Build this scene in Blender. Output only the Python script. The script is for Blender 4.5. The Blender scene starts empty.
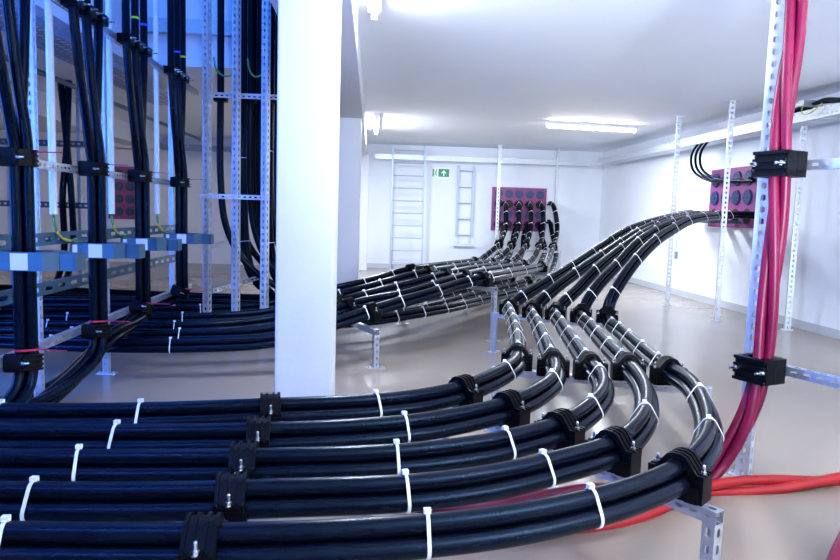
import bpy, bmesh, math, random
from mathutils import Vector, Matrix, noise
random.seed(7)
C = bpy.context.scene.collection
PI = math.pi

# ------------------------------------------------------------------ camera
YAW, PITCH, ROLL, FPX, CAMZ = 0.072471, 0.098212, 0.029827, 677.24, 1.23
def _axes():
    cy, sy, cp, sp = math.cos(YAW), math.sin(YAW), math.cos(PITCH), math.sin(PITCH)
    f = Vector((sy*cp, cy*cp, -sp)); r = Vector((cy, -sy, 0)); u = r.cross(f)
    c, s = math.cos(ROLL), math.sin(ROLL)
    return f, c*r + s*u, -s*r + c*u
CF, CR, CU = _axes()
CPOS = Vector((0, 0, CAMZ))
def ray(x, y): return CF + CR*((x-420)/FPX) - CU*((y-280)/FPX)
def atz(x, y, z):
    d = ray(x, y); return CPOS + d*((z-CAMZ)/d.z)
def atY(x, y, Y):
    d = ray(x, y); return CPOS + d*(Y/d.y)
def atX(x, y, X):
    d = ray(x, y); return CPOS + d*(X/d.x)
def atplane(x, y, a, b):
    n = Vector((-(b.y-a.y), b.x-a.x, 0)); d = ray(x, y)
    return CPOS + d*((a-CPOS).dot(n)/d.dot(n))
def proj(p):
    d = p-CPOS; w = d.dot(CF)
    return (420+FPX*d.dot(CR)/w, 280-FPX*d.dot(CU)/w)

cd = bpy.data.cameras.new('camera'); cam = bpy.data.objects.new('camera', cd); C.objects.link(cam)
cam.matrix_world = Matrix.Translation(CPOS) @ Matrix((CR, CU, -CF)).transposed().to_4x4()
cd.sensor_width = 36; cd.lens = FPX/840*36; cd.clip_start = .05
bpy.context.scene.camera = cam

# ------------------------------------------------------------------ materials
MAT = {}
def mat(name, col, rough=.5, metal=0., spec=.5, var=0., scale=20., bump=0., bscale=60., coat=0., rvar=0., emit=None, estr=0., tint=None):
    m = bpy.data.materials.new(name); m.use_nodes = True
    nt = m.node_tree; b = nt.nodes['Principled BSDF']
    b.inputs['Base Color'].default_value = (*col, 1); b.inputs['Roughness'].default_value = rough
    b.inputs['Metallic'].default_value = metal; b.inputs['Specular IOR Level'].default_value = spec
    b.inputs['Coat Weight'].default_value = coat
    if tint: b.inputs['Specular Tint'].default_value = (*tint, 1)
    tc = nt.nodes.new('ShaderNodeTexCoord')
    if var or rvar:
        n = nt.nodes.new('ShaderNodeTexNoise'); n.inputs['Scale'].default_value = scale; n.inputs['Detail'].default_value = 5
        nt.links.new(tc.outputs['Object'], n.inputs['Vector'])
        if var:
            r = nt.nodes.new('ShaderNodeValToRGB')
            r.color_ramp.elements[0].position = .2; r.color_ramp.elements[1].position = .8
            r.color_ramp.elements[0].color = (*[max(0, c*(1-var)) for c in col], 1)
            r.color_ramp.elements[1].color = (*[min(1, c*(1+var)) for c in col], 1)
            nt.links.new(n.outputs['Fac'], r.inputs['Fac']); nt.links.new(r.outputs['Color'], b.inputs['Base Color'])
        if rvar:
            mr = nt.nodes.new('ShaderNodeMapRange'); mr.inputs['From Min'].default_value = .3; mr.inputs['From Max'].default_value = .7
            mr.inputs['To Min'].default_value = rough-rvar; mr.inputs['To Max'].default_value = rough+rvar
            nt.links.new(n.outputs['Fac'], mr.inputs['Value']); nt.links.new(mr.outputs['Result'], b.inputs['Roughness'])
    if bump:
        n2 = nt.nodes.new('ShaderNodeTexNoise'); n2.inputs['Scale'].default_value = bscale; n2.inputs['Detail'].default_value = 4
        bp = nt.nodes.new('ShaderNodeBump'); bp.inputs['Strength'].default_value = bump; bp.inputs['Distance'].default_value = .01
        nt.links.new(tc.outputs['Object'], n2.inputs['Vector']); nt.links.new(n2.outputs['Fac'], bp.inputs['Height'])
        nt.links.new(bp.outputs['Normal'], b.inputs['Normal'])
    if emit:
        b.inputs['Emission Color'].default_value = (*emit, 1); b.inputs['Emission Strength'].default_value = estr
    MAT[name] = m; return m
mat('white_paint', (.80, .83, .89), .6, var=.025, scale=2.0, bump=.06, bscale=35)
mat('ceiling_paint', (.84, .88, .96), .65, var=.02, scale=1.3, bump=.08, bscale=12)
mat('column_paint', (.72, .73, .78), .55, var=.02, scale=5, bump=.12, bscale=30)
mat('epoxy_floor', (.29, .235, .185), .22, var=.05, scale=1.1, rvar=.03, bump=.015, bscale=5)
mat('skirting_grey', (.50, .52, .56), .4, var=.03)
mat('black_sheath', (.0016, .0028, .0072), .27, spec=.19, tint=(.36, .62, 1.), var=.2, scale=30)
mat('black_clamp', (.0018, .0020, .0032), .38, spec=.09, bump=.02)
mat('nylon_white', (.80, .80, .78), .4)
mat('galvanised', (.55, .58, .62), .38, metal=.85, var=.18, scale=45, rvar=.1)
mat('zinc_bolt', (.68, .70, .72), .28, metal=1., rvar=.05)
mat('pale_steel', (.62, .66, .72), .45, metal=.55, var=.08, scale=30)
mat('ladder_blue', (.42, .50, .66), .45, metal=.3)
mat('conduit_white', (.80, .82, .84), .4)
mat('red_sheath', (.36, .010, .013), .42, spec=.3, var=.15, scale=14)
mat('crimson_sheath', (.15, .0018, .034), .38, spec=.3, var=.2, scale=12)
mat('red_tie', (.55, .01, .06), .4)
mat('magenta_frame', (.24, .04, .18), .45, var=.5, scale=40)
mat('seal_blue', (.014, .04, .13), .45, var=.4, scale=60)
mat('seal_hole', (.012, .005, .010), .6)
mat('cast_ring', (.05, .13, .19), .35, metal=.35, var=.1)
mat('label_white', (.85, .86, .88), .5)
mat('earth_green', (.06, .33, .10), .4)
mat('earth_yellow', (.55, .50, .05), .4)
mat('sign_green', (.0, .30, .12), .4)
mat('sign_white', (.88, .90, .90), .4)
mat('band_blue', (.04, .08, .75), .4)
mat('band_lime', (.55, .75, .03), .4)
mat('lamp_tube', (.9, .9, .9), .4, emit=(1., .95, .86), estr=55)
mat('lamp_housing', (.85, .86, .86), .4)
mat('mesh_tray', (.32, .38, .46), .45, metal=.7, var=.1)
mat('grey_box', (.24, .28, .36), .45)

# ------------------------------------------------------------------ helpers
def link(name, me, m=None, parent=None, loc=None):
    o = bpy.data.objects.new(name, me); C.objects.link(o)
    if m is not None and me is not None and not me.materials: me.materials.append(MAT[m])
    if parent is not None: o.parent = parent
    if loc is not None: o.location = loc
    return o
def mesh(name, verts, faces, smooth=False):
    me = bpy.data.meshes.new(name); me.from_pydata([tuple(v) for v in verts], [], faces); me.validate(); me.update()
    if smooth:
        for p in me.polygons: p.use_smooth = True
    return me
def tag(o, label, cat, group=None, kind=None):
    o['label'] = label; o['category'] = cat
    if group: o['group'] = group
    if kind: o['kind'] = kind
    return o
def thing(name, label, cat, loc=(0, 0, 0), group=None):
    o = bpy.data.objects.new(name, None); C.objects.link(o); o.location = loc; o.empty_display_size = .1
    return tag(o, label, cat, group)
class MB:
    def __init__(s): s.v = []; s.f = []; s.sm = []
    def add(s, vs, fs):
        n = len(s.v); s.v += [Vector(v) for v in vs]; s.f += [tuple(i+n for i in f) for f in fs]; return s
    def box(s, a, b, M=None):
        x0, y0, z0 = a; x1, y1, z1 = b
        vs = [Vector(p) for p in ((x0,y0,z0),(x1,y0,z0),(x1,y1,z0),(x0,y1,z0),(x0,y0,z1),(x1,y0,z1),(x1,y1,z1),(x0,y1,z1))]
        if M: vs = [M @ v for v in vs]
        return s.add(vs, [(0,3,2,1),(4,5,6,7),(0,1,5,4),(1,2,6,5),(2,3,7,6),(3,0,4,7)])
    def cyl(s, a, b, r, n=10, r2=None):
        a, b = Vector(a), Vector(b); t = (b-a).normalized(); r2 = r if r2 is None else r2
        u = t.orthogonal().normalized(); w = t.cross(u)
        vs = [a+(u*math.cos(k*2*PI/n)+w*math.sin(k*2*PI/n))*r for k in range(n)] + [b+(u*math.cos(k*2*PI/n)+w*math.sin(k*2*PI/n))*r2 for k in range(n)]
        return s.add(vs, [(k, (k+1) % n, n+(k+1) % n, n+k) for k in range(n)] + [tuple(range(n-1, -1, -1)), tuple(range(n, 2*n))])
    def tube(s, pts, r, n=8):
        pts = [Vector(p) for p in pts]; vs = []; u = None
        for i, p in enumerate(pts):
            t = (pts[min(i+1, len(pts)-1)]-pts[max(i-1, 0)]).normalized()
            u = t.orthogonal().normalized() if u is None else (u-t*u.dot(t)).normalized()
            w = t.cross(u)
            vs += [p+(u*math.cos(k*2*PI/n)+w*math.sin(k*2*PI/n))*r for k in range(n)]
        m = len(pts)
        fs = [(i*n+k, i*n+(k+1) % n, (i+1)*n+(k+1) % n, (i+1)*n+k) for i in range(m-1) for k in range(n)]
        return s.add(vs, fs+[tuple(range(n-1, -1, -1)), tuple(range((m-1)*n, m*n))])
    def make(s, name, smooth=False): return mesh(name, s.v, s.f, smooth)
def smooth_angle(me, a=40):
    me.polygons.foreach_set('use_smooth', [True]*len(me.polygons))
    try: me.set_sharp_from_angle(angle=math.radians(a))
    except Exception: pass
    return me

def spline(ctrl, step=.04):
    """dense Catmull-Rom (centripetal) through the control points; ctrl: list of (Vector, ref Vector)"""
    P = [c[0] for c in ctrl]; R = [c[1] for c in ctrl]
    P = [P[0]*2-P[1]] + P + [P[-1]*2-P[-2]]
    out = []
    for i in range(1, len(P)-2):
        p0, p1, p2, p3 = P[i-1:i+3]
        t0 = 0; t1 = t0+max((p1-p0).length, 1e-4)**.5; t2 = t1+max((p2-p1).length, 1e-4)**.5; t3 = t2+max((p3-p2).length, 1e-4)**.5
        n = max(2, int((p2-p1).length/step))
        for k in range(n+(1 if i == len(P)-3 else 0)):
            t = t1+(t2-t1)*k/n
            A1 = p0*((t1-t)/(t1-t0))+p1*((t-t0)/(t1-t0)); A2 = p1*((t2-t)/(t2-t1))+p2*((t-t1)/(t2-t1)); A3 = p2*((t3-t)/(t3-t2))+p3*((t-t2)/(t3-t2))
            B1 = A1*((t2-t)/(t2-t0))+A2*((t-t0)/(t2-t0)); B2 = A2*((t3-t)/(t3-t1))+A3*((t-t1)/(t3-t1))
            q = B1*((t2-t)/(t2-t1))+B2*((t-t1)/(t2-t1))
            out.append((q, R[i-1].lerp(R[i], k/n)))
    # a few rounds of smoothing take the jitter of hand-read points out
    for _ in range(int(.10/step)+2):
        out = [out[0]] + [(out[i-1][0]*.25+out[i][0]*.5+out[i+1][0]*.25, out[i][1]) for i in range(1, len(out)-1)] + [out[-1]]
    return out
Zu = Vector((0, 0, 1))
class Path:
    def __init__(s, ctrl, step=.04):
        ctrl = [(c if isinstance(c, tuple) else (c, Zu)) for c in ctrl]
        q = spline(ctrl, step); s.p = [a for a, _ in q]; s.T = []; s.N = []; s.B = []; s.s = [0]
        for i in range(len(q)):
            t = (s.p[min(i+1, len(q)-1)]-s.p[max(i-1, 0)]).normalized()
            n = q[i][1]-t*q[i][1].dot(t)
            n = n.normalized() if n.length > .05 else ((s.N[-1]-t*s.N[-1].dot(t)).normalized() if s.N else t.orthogonal().normalized())
            s.T.append(t); s.N.append(n); s.B.append(n.cross(t) * -1)   # B = t x n
            if i: s.s.append(s.s[-1]+(s.p[i]-s.p[i-1]).length)
        s.L = s.s[-1]
    def idx(s, d):
        import bisect
        return min(len(s.p)-1, max(0, bisect.bisect_left(s.s, d)))
    def near(s, P): return min(range(len(s.p)), key=lambda i: (s.p[i]-P).length)
    def nearpx(s, x, y):
        def e(i):
            if (s.p[i]-CPOS).dot(CF) < .2: return 1e9
            q = proj(s.p[i]); return (q[0]-x)**2+(q[1]-y)**2
        return min(range(len(s.p)), key=e)
    def frame(s, i):
        M = Matrix((s.B[i], s.T[i], s.N[i])).transposed().to_4x4(); M.translation = s.p[i]; return M

RC = .0265                                  # radius of one cable
DC = 2*RC/math.sqrt(3)
TREF = [(0, DC), (-RC, -DC/2), (RC, -DC/2)]
def sweep(path, off, r, n=14, origin=Vector((0, 0, 0)), wob=0, seed=0, i0=0, i1=None):
    vs = []; i1 = len(path.p) if i1 is None else i1; rng = range(i0, i1)
    for i in rng:
        o = off(i) if callable(off) else off
        c = path.p[i]+path.B[i]*o[0]+path.N[i]*o[1]-origin
        for k in range(n):
            a = 2*PI*k/n; vs.append(c+(path.B[i]*math.cos(a)+path.N[i]*math.sin(a))*r)
    m = len(rng)
    fs = [(i*n+k, (i+1)*n+k, (i+1)*n+(k+1) % n, i*n+(k+1) % n) for i in range(m-1) for k in range(n)]
    fs += [tuple(range(n)), tuple(range(m*n-1, (m-1)*n-1, -1))]
    return mesh('cable', vs, fs, True)
def hull_outline(off, n=9):
    """outline round the three cables at distance off from their surfaces, in (x, z)"""
    pts = []; R = RC+off
    for (cx, cz), a0 in ((TREF[0], 30), (TREF[1], 150), (TREF[2], 270)):
        for k in range(n): 
            a = math.radians(a0+120*k/(n-1)); pts.append((cx+R*math.cos(a), cz+R*math.sin(a)))
    return pts
def strap_mesh(w, th, head=True, name='cable_tie'):
    a = hull_outline(.0002); b = hull_outline(th); n = len(a); mb = MB()
    vs = [(x, -w/2, z) for x, z in a]+[(x, w/2, z) for x, z in a]+[(x, -w/2, z) for x, z in b]+[(x, w/2, z) for x, z in b]
    fs = []
    for k in range(n):
        j = (k+1) % n
        fs += [(2*n+k, 3*n+k, 3*n+j, 2*n+j), (k, j, n+j, n+k), (k, 2*n+k, 2*n+j, j), (n+k, n+j, 3*n+j, 3*n+k)]
    mb.add(vs, fs)
    if head:
        z = DC+RC; mb.box((-.012, -.009, z+.0005), (.004, .009, z+.012))
        mb.box((.004, -.003, z+.002), (.011, .003, z+.005))
    return smooth_angle(mb.make(name), 50)
TIE = strap_mesh(.0095, .0026)
TIEF = strap_mesh(.0068, .0022)
for t in (TIE, TIEF): t.materials.append(MAT['nylon_white'])
def red_tie_mesh():
    mb = MB(); a = strap_mesh(.010, .003, False)
    mb.add([v.co for v in a.vertices], [tuple(p.vertices) for p in a.polygons])
    mb.box((.0, -.004, DC+RC), (.006, .004, DC+RC+.010))
    M = Matrix.Translation((.003, 0, DC+RC+.006)) @ Matrix.Rotation(-1.35, 4, 'Y')
    mb.box((0, -.003, -.001), (.15, .003, .001), M)
    me = mb.make('red_tie'); me.materials.append(MAT['red_tie']); return me
RTIE = red_tie_mesh()

def bundle(name, path, label, group, cat='cable bundle', n=14, ties=(), tie=TIE, m='black_sheath', tilt=.12):
    root = thing(name, label, cat, path.p[0].copy(), group); O = path.p[0]
    for off in TREF: link('cable', sweep(path, off, RC, n, O), m, root)
    for i in ties:
        t = link('cable_tie', TIEF if path.p[i].y > 3.4 else tie, None, root)
        M = path.frame(i); M.translation -= O
        t.matrix_local = M @ Matrix.Rotation(random.uniform(-tilt, tilt), 4, 'Z')
    return root
def every(path, a, b, d):
    """sample indices from arc a to arc b, about d apart"""
    out = []; x = a
    while x < b: out.append(path.idx(x)); x += d*random.uniform(.88, 1.12)
    return out

# ------------------------------------------------------------------ cable clamp for three cables
CW, CH, CL = .088, .068, .078               # half width, base depth under the middle, length along the cable
def radial(outline, a):
    d = Vector((math.cos(a), math.sin(a))); best = 0
    for k in range(len(outline)):
        p, q = Vector(outline[k]), Vector(outline[(k+1) % len(outline)]); e = q-p
        den = d.x*e.y-d.y*e.x
        if abs(den) < 1e-9: continue
        t = (p.x*e.y-p.y*e.x)/den; u = (p.x*d.y-p.y*d.x)/den
        if t > 0 and -1e-6 <= u <= 1+1e-6: best = max(best, t)
    return best
def clamp_meshes():
    inner = hull_outline(.0035)
    zs = .004
    low = [(-CW, -CH), (CW, -CH), (CW, zs), (-CW, zs)]
    # lower half: from a0 clockwise under the cables
    A = math.atan2(zs, CW); n = 20
    mb = MB(); vs = []
    angs = sorted(set([A-(PI+2*A)*k/n for k in range(n+1)]+[math.atan2(-CH, CW), -PI-math.atan2(-CH, CW)]))
    for y in (-CL/2, CL/2):
        for a in angs:
            ri = radial(inner, a); ro = radial(low, a)
            vs += [(ri*math.cos(a), y, ri*math.sin(a)), (ro*math.cos(a), y, ro*math.sin(a))]
    k = len(angs); fs = []
    for i in range(k-1):
        a, b, c, d = 2*i, 2*i+1, 2*i+3, 2*i+2; o = 2*k
        fs += [(a, b, c, d), (o+a, o+d, o+c, o+b), (b, o+b, o+c, c), (a, d, o+d, o+a)]
    o = 2*k; fs += [(0, o, o+1, 1), (2*k-2, 2*k-1, o+2*k-1, o+2*k-2)]
    mb.add(vs, fs)
    for sx in (-1, 1):                     # raised blocks on the two cheeks of the lower half
        mb.box((sx*.055-.020, -CL/2-.006, -CH), (sx*.055+.020, -CL/2, -.018)); mb.box((sx*.055-.020, CL/2, -CH), (sx*.055+.020, CL/2+.006, -.018))
    base = smooth_angle(mb.make('lower_half'), 35); base.materials.append(MAT['black_clamp'])
    def cover(h):
        ft = zs+.012+h
        return [(-CW, zs+.0005), (-CW, ft), (-.066, ft), (-.030, DC+RC+.006+h), (-.012, DC+RC+.013+h), (.012, DC+RC+.013+h), (.030, DC+RC+.006+h), (.066, ft), (CW, ft), (CW, zs+.0005)]
    mb = MB(); n = 26
    ys = []
    y = -CL/2
    for w, h in ((.010, .007), (.012, .0), (.009, .007), (.016, .0), (.009, .007), (.012, .0), (.010, .007)):
        ys.append((y, y+w, h)); y += w
    A2 = math.atan2(zs+.0005, CW)
    angs = sorted(set([A2+(PI-2*A2)*k/n for k in range(n+1)]+[math.atan2(b, a) for a, b in cover(0)]+[math.atan2(b, a) for a, b in cover(.007)]))
    angs = [a for a in angs if A2-1e-6 <= a <= PI-A2+1e-6]; k = len(angs)
    for (ya, yb, h) in ys:
        oc = cover(h); vs = []
        for yy in (ya, yb):
            for a in angs:
                ri = radial(inner, a); ro = max(radial(oc, a), ri+.002)
                vs += [(ri*math.cos(a), yy, ri*math.sin(a)), (ro*math.cos(a), yy, ro*math.sin(a))]
        fs = []; o = 2*k
        for i in range(k-1):
            a, b, c, d = 2*i, 2*i+1, 2*i+3, 2*i+2
            fs += [(a, b, c, d), (o+a, o+d, o+c, o+b), (b, o+b, o+c, c), (a, d, o+d, o+a)]
        fs += [(0, o, o+1, 1), (o-2, o-1, 2*o-1, 2*o-2)]
        mb.add(vs, fs)
    cov = smooth_angle(mb.make('upper_half'), 35); cov.materials.append(MAT['black_clamp'])
    mb = MB(); z0 = zs+.0125
    mb.cyl((0, 0, z0), (0, 0, z0+.002), .012, 14); mb.cyl((0, 0, z0+.002), (0, 0, z0+.011), .009, 6)
    mb.cyl((0, 0, z0+.011), (0, 0, z0+.030), .0048, 10); mb.cyl((0, 0, z0+.030), (0, 0, z0+.033), .0048, 10, .003)
    bolt = smooth_angle(mb.make('bolt'), 35); bolt.materials.append(MAT['zinc_bolt'])
    return base, cov, bolt
LOW, UPP, BOLT = clamp_meshes()
def clamp(M, label, group, name='cable_clamp'):
    root = thing(name, label, 'cable clamp', (0, 0, 0), group)
    root.matrix_world = M
    link('lower_half', LOW, None, root); link('upper_half', UPP, None, root)
    for sx in (-1, 1): link('bolt', BOLT, None, root, (sx*.074, 0, 0), )
    return root

# ------------------------------------------------------------------ perforated steel
def perf(mb, p, q, nrm_w, L, frac=.42, pitch=.05, slot=.56, dots=False):
    """strip from p to q (cross-section, Vectors) swept L along nrm_w with a row of slots"""
    n = max(1, int(round(L/pitch))); pt = L/n; e = q-p; W = e.length; eu = e/W
    hw = W*frac/2; hl = pt*slot/2
    for k in range(n):
        c0 = k*pt; cm = c0+pt/2
        o8 = [(0, c0), (W/2, c0), (W, c0), (W, cm), (W, c0+pt), (W/2, c0+pt), (0, c0+pt), (0, cm)]
        b = min(hw, hl)*.6
        i8 = [(W/2-hw, cm-hl+b), (W/2, cm-hl), (W/2+hw, cm-hl+b), (W/2+hw, cm), (W/2+hw, cm+hl-b), (W/2, cm+hl), (W/2-hw, cm+hl-b), (W/2-hw, cm)]
        vs = [p+eu*u+nrm_w*v for u, v in o8+i8]
        mb.add(vs, [(j, (j+1) % 8, 8+(j+1) % 8, 8+j) for j in range(8)])
def plain(mb, p, q, nrm_w, L): mb.add([p, q, q+nrm_w*L, p+nrm_w*L], [(0, 1, 2, 3)])
def channel_mesh(L, w=.041, d=.041, web=True, side=True, pitch=.05, t=.0025, lips=True, sfrac=.36, name='channel'):
    """C channel along +Z, web on the +Y side, open to -Y, centred on the origin in x"""
    mb = MB(); Z = Vector((0, 0, 1)); A = Vector((-w/2, d/2, 0)); B = Vector((w/2, d/2, 0)); a = Vector((-w/2, -d/2, 0)); b = Vector((w/2, -d/2, 0))
    (perf if web else plain)(*((mb, A, B, Z, L) + ((.36, pitch) if web else ())))
    for p, q in ((a, A), (B, b)):
        if side: perf(mb, p, q, Z, L, sfrac, pitch)
        else: plain(mb, p, q, Z, L)
    if lips:
        plain(mb, a+Vector((w*.22, 0, 0)), a, Z, L); plain(mb, b, b-Vector((w*.22, 0, 0)), Z, L)
    bm = bmesh.new(); me = mb.make(name); bm.from_mesh(me); bmesh.ops.remove_doubles(bm, verts=bm.verts, dist=1e-5)
    bm.to_mesh(me); bm.free(); return me
def solid(o, t=.0025):
    m = o.modifiers.new('sheet', 'SOLIDIFY'); m.thickness = t; m.offset = 0; return o
def orient(o, a, b, face):
    """put a channel object (along +Z) from a to b with its web looking to 'face'"""
    z = (b-a).normalized(); y = (face-z*face.dot(z)).normalized(); x = y.cross(z)
    M = Matrix((x, y, z)).transposed().to_4x4(); M.translation = a; o.matrix_world = M; return o
def post(name, x, y, z0, z1, label, group=None, w=.041, d=.041, face=(0, -1, 0), m='galvanised', foot=True, head=False, pitch=.05, cat='steel post', sfrac=.36):
    root = thing(name, label, cat, (x, y, z0), group)
    o = solid(link('channel', channel_mesh(z1-z0, w, d, pitch=pitch, sfrac=sfrac), m, root))
    f = Vector(face).normalized(); xx = f.cross(Zu)
    R = Matrix((xx, f, Zu)).transposed().to_4x4(); o.matrix_local = R
    if foot:
        mb = MB(); mb.box((-.065, -.035, 0), (.065, .035, .006))
        for sx in (-1, 1): mb.cyl((sx*.05, 0, .006), (sx*.05, 0, .016), .008, 6)
        f2 = link('base_plate', mb.make('base_plate'), m, root); f2.matrix_local = R @ Matrix.Rotation(0, 4, 'Z')
    if head:
        mb = MB(); mb.box((-.075, -.04, z1-z0-.006), (.075, .04, z1-z0)); mb.cyl((-.055, 0, z1-z0-.006), (-.055, 0, z1-z0-.018), .008, 6); mb.cyl((.055, 0, z1-z0-.006), (.055, 0, z1-z0-.018), .008, 6)
        h = link('head_plate', mb.make('head_plate'), m, root); h.matrix_local = R
    return root
def rail(name, a, b, label, group=None, w=.041, d=.041, face=(0, 0, -1), m='galvanised', pitch=.05, cat='steel rail', lips=True, sfrac=.4):
    a, b = Vector(a), Vector(b); L = (b-a).length
    o = solid(link(name, channel_mesh(L, w, d, pitch=pitch, lips=lips, sfrac=sfrac), m)); orient(o, a, b, Vector(face))
    return tag(o, label, cat, group)

# ------------------------------------------------------------------ the setting
def struct(name, mb, m):
    o = link(name, mb.make(name) if isinstance(mb, MB) else mb, m); o['kind'] = 'structure'; return o
XR, YB, H = 5.107, 14.985, 2.70
XL, YF = -8.5, -3.0
struct('floor', MB().box((XL-.2, YF-.2, -.2), (XR+.2, YB+.2, 0)), 'epoxy_floor')
struct('wall_back', MB().box((XL-.2, YB, 0), (XR+.2, YB+.2, 4.4)), 'white_paint')
struct('wall_right', MB().box((XR, YF, 0), (XR+.2, YB, H)), 'white_paint')
struct('wall_left', MB().box((XL-.2, YF, 0), (XL, YB, H)), 'white_paint')
struct('wall_front', MB().box((XL-.2, YF-.2, 0), (XR+.2, YF, H)), 'white_paint')
OX0, OX1, OY0, OY1 = -2.55, -.76, 2.0, 7.5         # riser opening in the ceiling
ce = MB()
ce.box((XL-.2, YF-.2, H), (OX0, YB, H+.3)); ce.box((OX1, YF-.2, H), (XR+.2, YB, H+.3))
ce.box((OX0, YF-.2, H), (OX1, OY0, H+.3)); ce.box((OX0, OY1, H), (OX1, YB, H+.3))
struct('ceiling', ce, 'ceiling_paint')
sh = MB(); t = .15
sh.box((OX0-t, OY0-t, H+.3), (OX0, OY1+t, 4.6)); sh.box((OX1, OY0-t, H+.3), (OX1+t, OY1+t, 4.6))
sh.box((OX0, OY0-t, H+.3), (OX1, OY0, 4.6)); sh.box((OX0, OY1, H+.3), (OX1, OY1+t, 4.6)); sh.box((OX0-t, OY0-t, 4.6), (OX1+t, OY1+t, 4.75))
struct('wall_shaft', sh, 'white_paint')
struct('beam_shaft', MB().box((OX0, 7.40, 3.02), (OX1, 7.50, 3.16)), 'galvanised')
def bev(o, w=.008, seg=2):
    m = o.modifiers.new('bevel', 'BEVEL'); m.width = w; m.segments = seg; m.limit_method = 'ANGLE'; return o
bev(struct('column_front', MB().box((-.462, 3.30, 0), (-.184, 3.66, 2.41)), 'column_paint'), .01)
bev(struct('column_back', MB().box((-.455, 8.80, 0), (-.165, 9.15, 2.41)), 'column_paint'), .01)
bev(struct('column_far', MB().box((-.46, 14.2, 0), (-.10, YB, 2.41)), 'column_paint'), .01)
bev(struct('beam_ceiling', MB().box((-.475, 1.0, 2.41), (-.14, YB, H)), 'column_paint'), .012)
struct('beam_left', MB().box((-4.85, 1.0, 2.38), (-4.45, YB, H)), 'white_paint')
struct('baseboard_right', MB().box((XR-.014, YF, 0), (XR, YB, .10)), 'skirting_grey')
struct('baseboard_back', MB().box((-.10, YB-.014, 0), (XR-.014, YB, .10)), 'skirting_grey')

# ------------------------------------------------------------------ foreground bundles
ORD = ['nearest', 'second nearest', 'middle', 'second farthest', 'farthest']
ZB = .43
front_px = [
 [(0,545),(100,546),(220,546),(300,544),(427,536),(520,524),(600,506),(645,491),(680,474),(702,452),(709,430),(702,402),(688,383),(668,371),(645,353),(625,335),(607,315)],
 [(0,502),(160,502),(300,498),(404,494),(480,485),(543,471),(613,450),(638,429),(647,407),(643,386),(628,367),(605,343),(591,327),(581,313)],
 [(0,467),(160,467),(300,465),(396,461),(480,451),(520,442),(560,430),(588,412),(602,396),(602,380),(590,366),(574,343),(562,325),(556,311)],
 [(0,440),(160,440),(300,437),(404,430),(460,421),(508,409),(540,393),(555,378),(553,363),(546,344),(538,325),(533,309)],
 [(0,418),(140,417),(270,412),(375,407),(430,400),(463,392),(500,376),(515,365),(517,357),(518,342),(513,320),(510,306)]]
after_px = [
 [(609,302),(617,287),(632,265),(653,243),(672,230),(692,220)],
 [(586,302),(598,285),(616,266),(638,243),(660,229),(692,218)],
 [(563,303),(576,291),(598,268),(626,246),(651,230),(692,216)],
 [(540,302),(556,288),(572,276),(600,257),(645,229),(692,214.5)],
 [(518,300),(532,291),(570,268),(600,248),(627,231),(692,213)]]
YW = [8.62, 8.93, 9.22, 9.54, 9.86]; ZW = 1.325
tie_px = [
 [(4,548),(427,537),(594,507),(708,434)],
 [(40,500),(409,494),(542,472),(648,418)],
 [(80,467),(396,461),(504,446),(590,411),(600,376)],
 [(112,440),(404,430),(552,382)],
 [(3,410),(140,417),(375,408),(506,373)]]
RA, RB, RCc, RD = [(680,474),(613,450),(560,430),(508,409),(463,392)], [(668,371),(628,367),(590,366),(553,363),(517,357)], [(607,315),(581,313),(556,311),(533,309),(510,306)], [(207,540),(230,497),(247,462),(262,435),(272,412)]
FP = []
for i in range(5):
    pts = [atz(x, y, ZB) for x, y in front_px[i]]
    p0 = pts[0]; pts = [Vector((-3.6, p0.y+.02, ZB)), Vector((-2.2, p0.y+.01, ZB))] + pts
    Cc = pts[-1]; V = Vector((4.55, YW[i]-.10, ZW))
    for x, y in after_px[i]: pts.append(atplane(x, y, Cc, V))
    ctrl = [(p, Zu) for p in pts] + [(Vector((XR-.30, YW[i], ZW)), Zu), (Vector((XR-.03, YW[i], ZW)), Zu)]
    P = Path(ctrl, .035); FP.append(P)
    kb = P.nearpx(*RB[i]); kc = P.near(Cc)
    ties = [P.nearpx(x, y) for x, y in tie_px[i]]
    ties += every(P, P.s[kb]+.16, P.s[kc]-.1, .40) + every(P, P.s[kc]+.2, P.L-.35, .60)
    if i == 0: ties.append((P.nearpx(708,434)+kb)//2)
    b = bundle('cable_bundle', P, '%s of the five black cable bundles curving across the foreground' % ORD[i], 'black cable bundles sweeping across the foreground', n=18, ties=ties, tilt=.16)
def stand(name, a, b, ztop, label, legs=(0, 1), ext=(.10, .10), legd=None, group='support stands under the cables', w=.041):
    a, b = Vector(a), Vector(b); a.z = b.z = 0; d = (b-a).normalized(); a = a-d*ext[0]; b = b+d*ext[1]
    root = thing(name, label, 'support stand', (a.x, a.y, 0), group)
    o = solid(link('crossbar', channel_mesh((b-a).length, w, w, pitch=.05), 'galvanised', root)); 
    M = Matrix((Vector((0, 0, -1)).cross(d)*-1, Vector((0, 0, 1)), d)).transposed().to_4x4()
    x = Zu.cross(d); M = Matrix((x, Zu, d)).transposed().to_4x4(); M.translation = Vector((0, 0, ztop-w/2)); o.matrix_local = M
    L = (b-a).length
    for k in legs:
        p = d*(L*k) if 0 < k < 1 else d*(w/2+.002 if k == 0 else L-w/2-.002)
        l = solid(link('leg', channel_mesh(ztop-w, w, w, pitch=.05), 'galvanised', root))
        f = -d if k < .5 else d
        xx = f.cross(Zu); R = Matrix((xx, f, Zu)).transposed().to_4x4(); R.translation = p; l.matrix_local = R
        mb = MB(); mb.box((-.075, -.04, 0), (.075, .04, .006))
        for sx in (-1, 1): mb.cyl((sx*.055, 0, .006), (sx*.055, 0, .02), .008, 6)
        link('base_plate', mb.make('base_plate'), 'galvanised', l)
    return root
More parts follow.
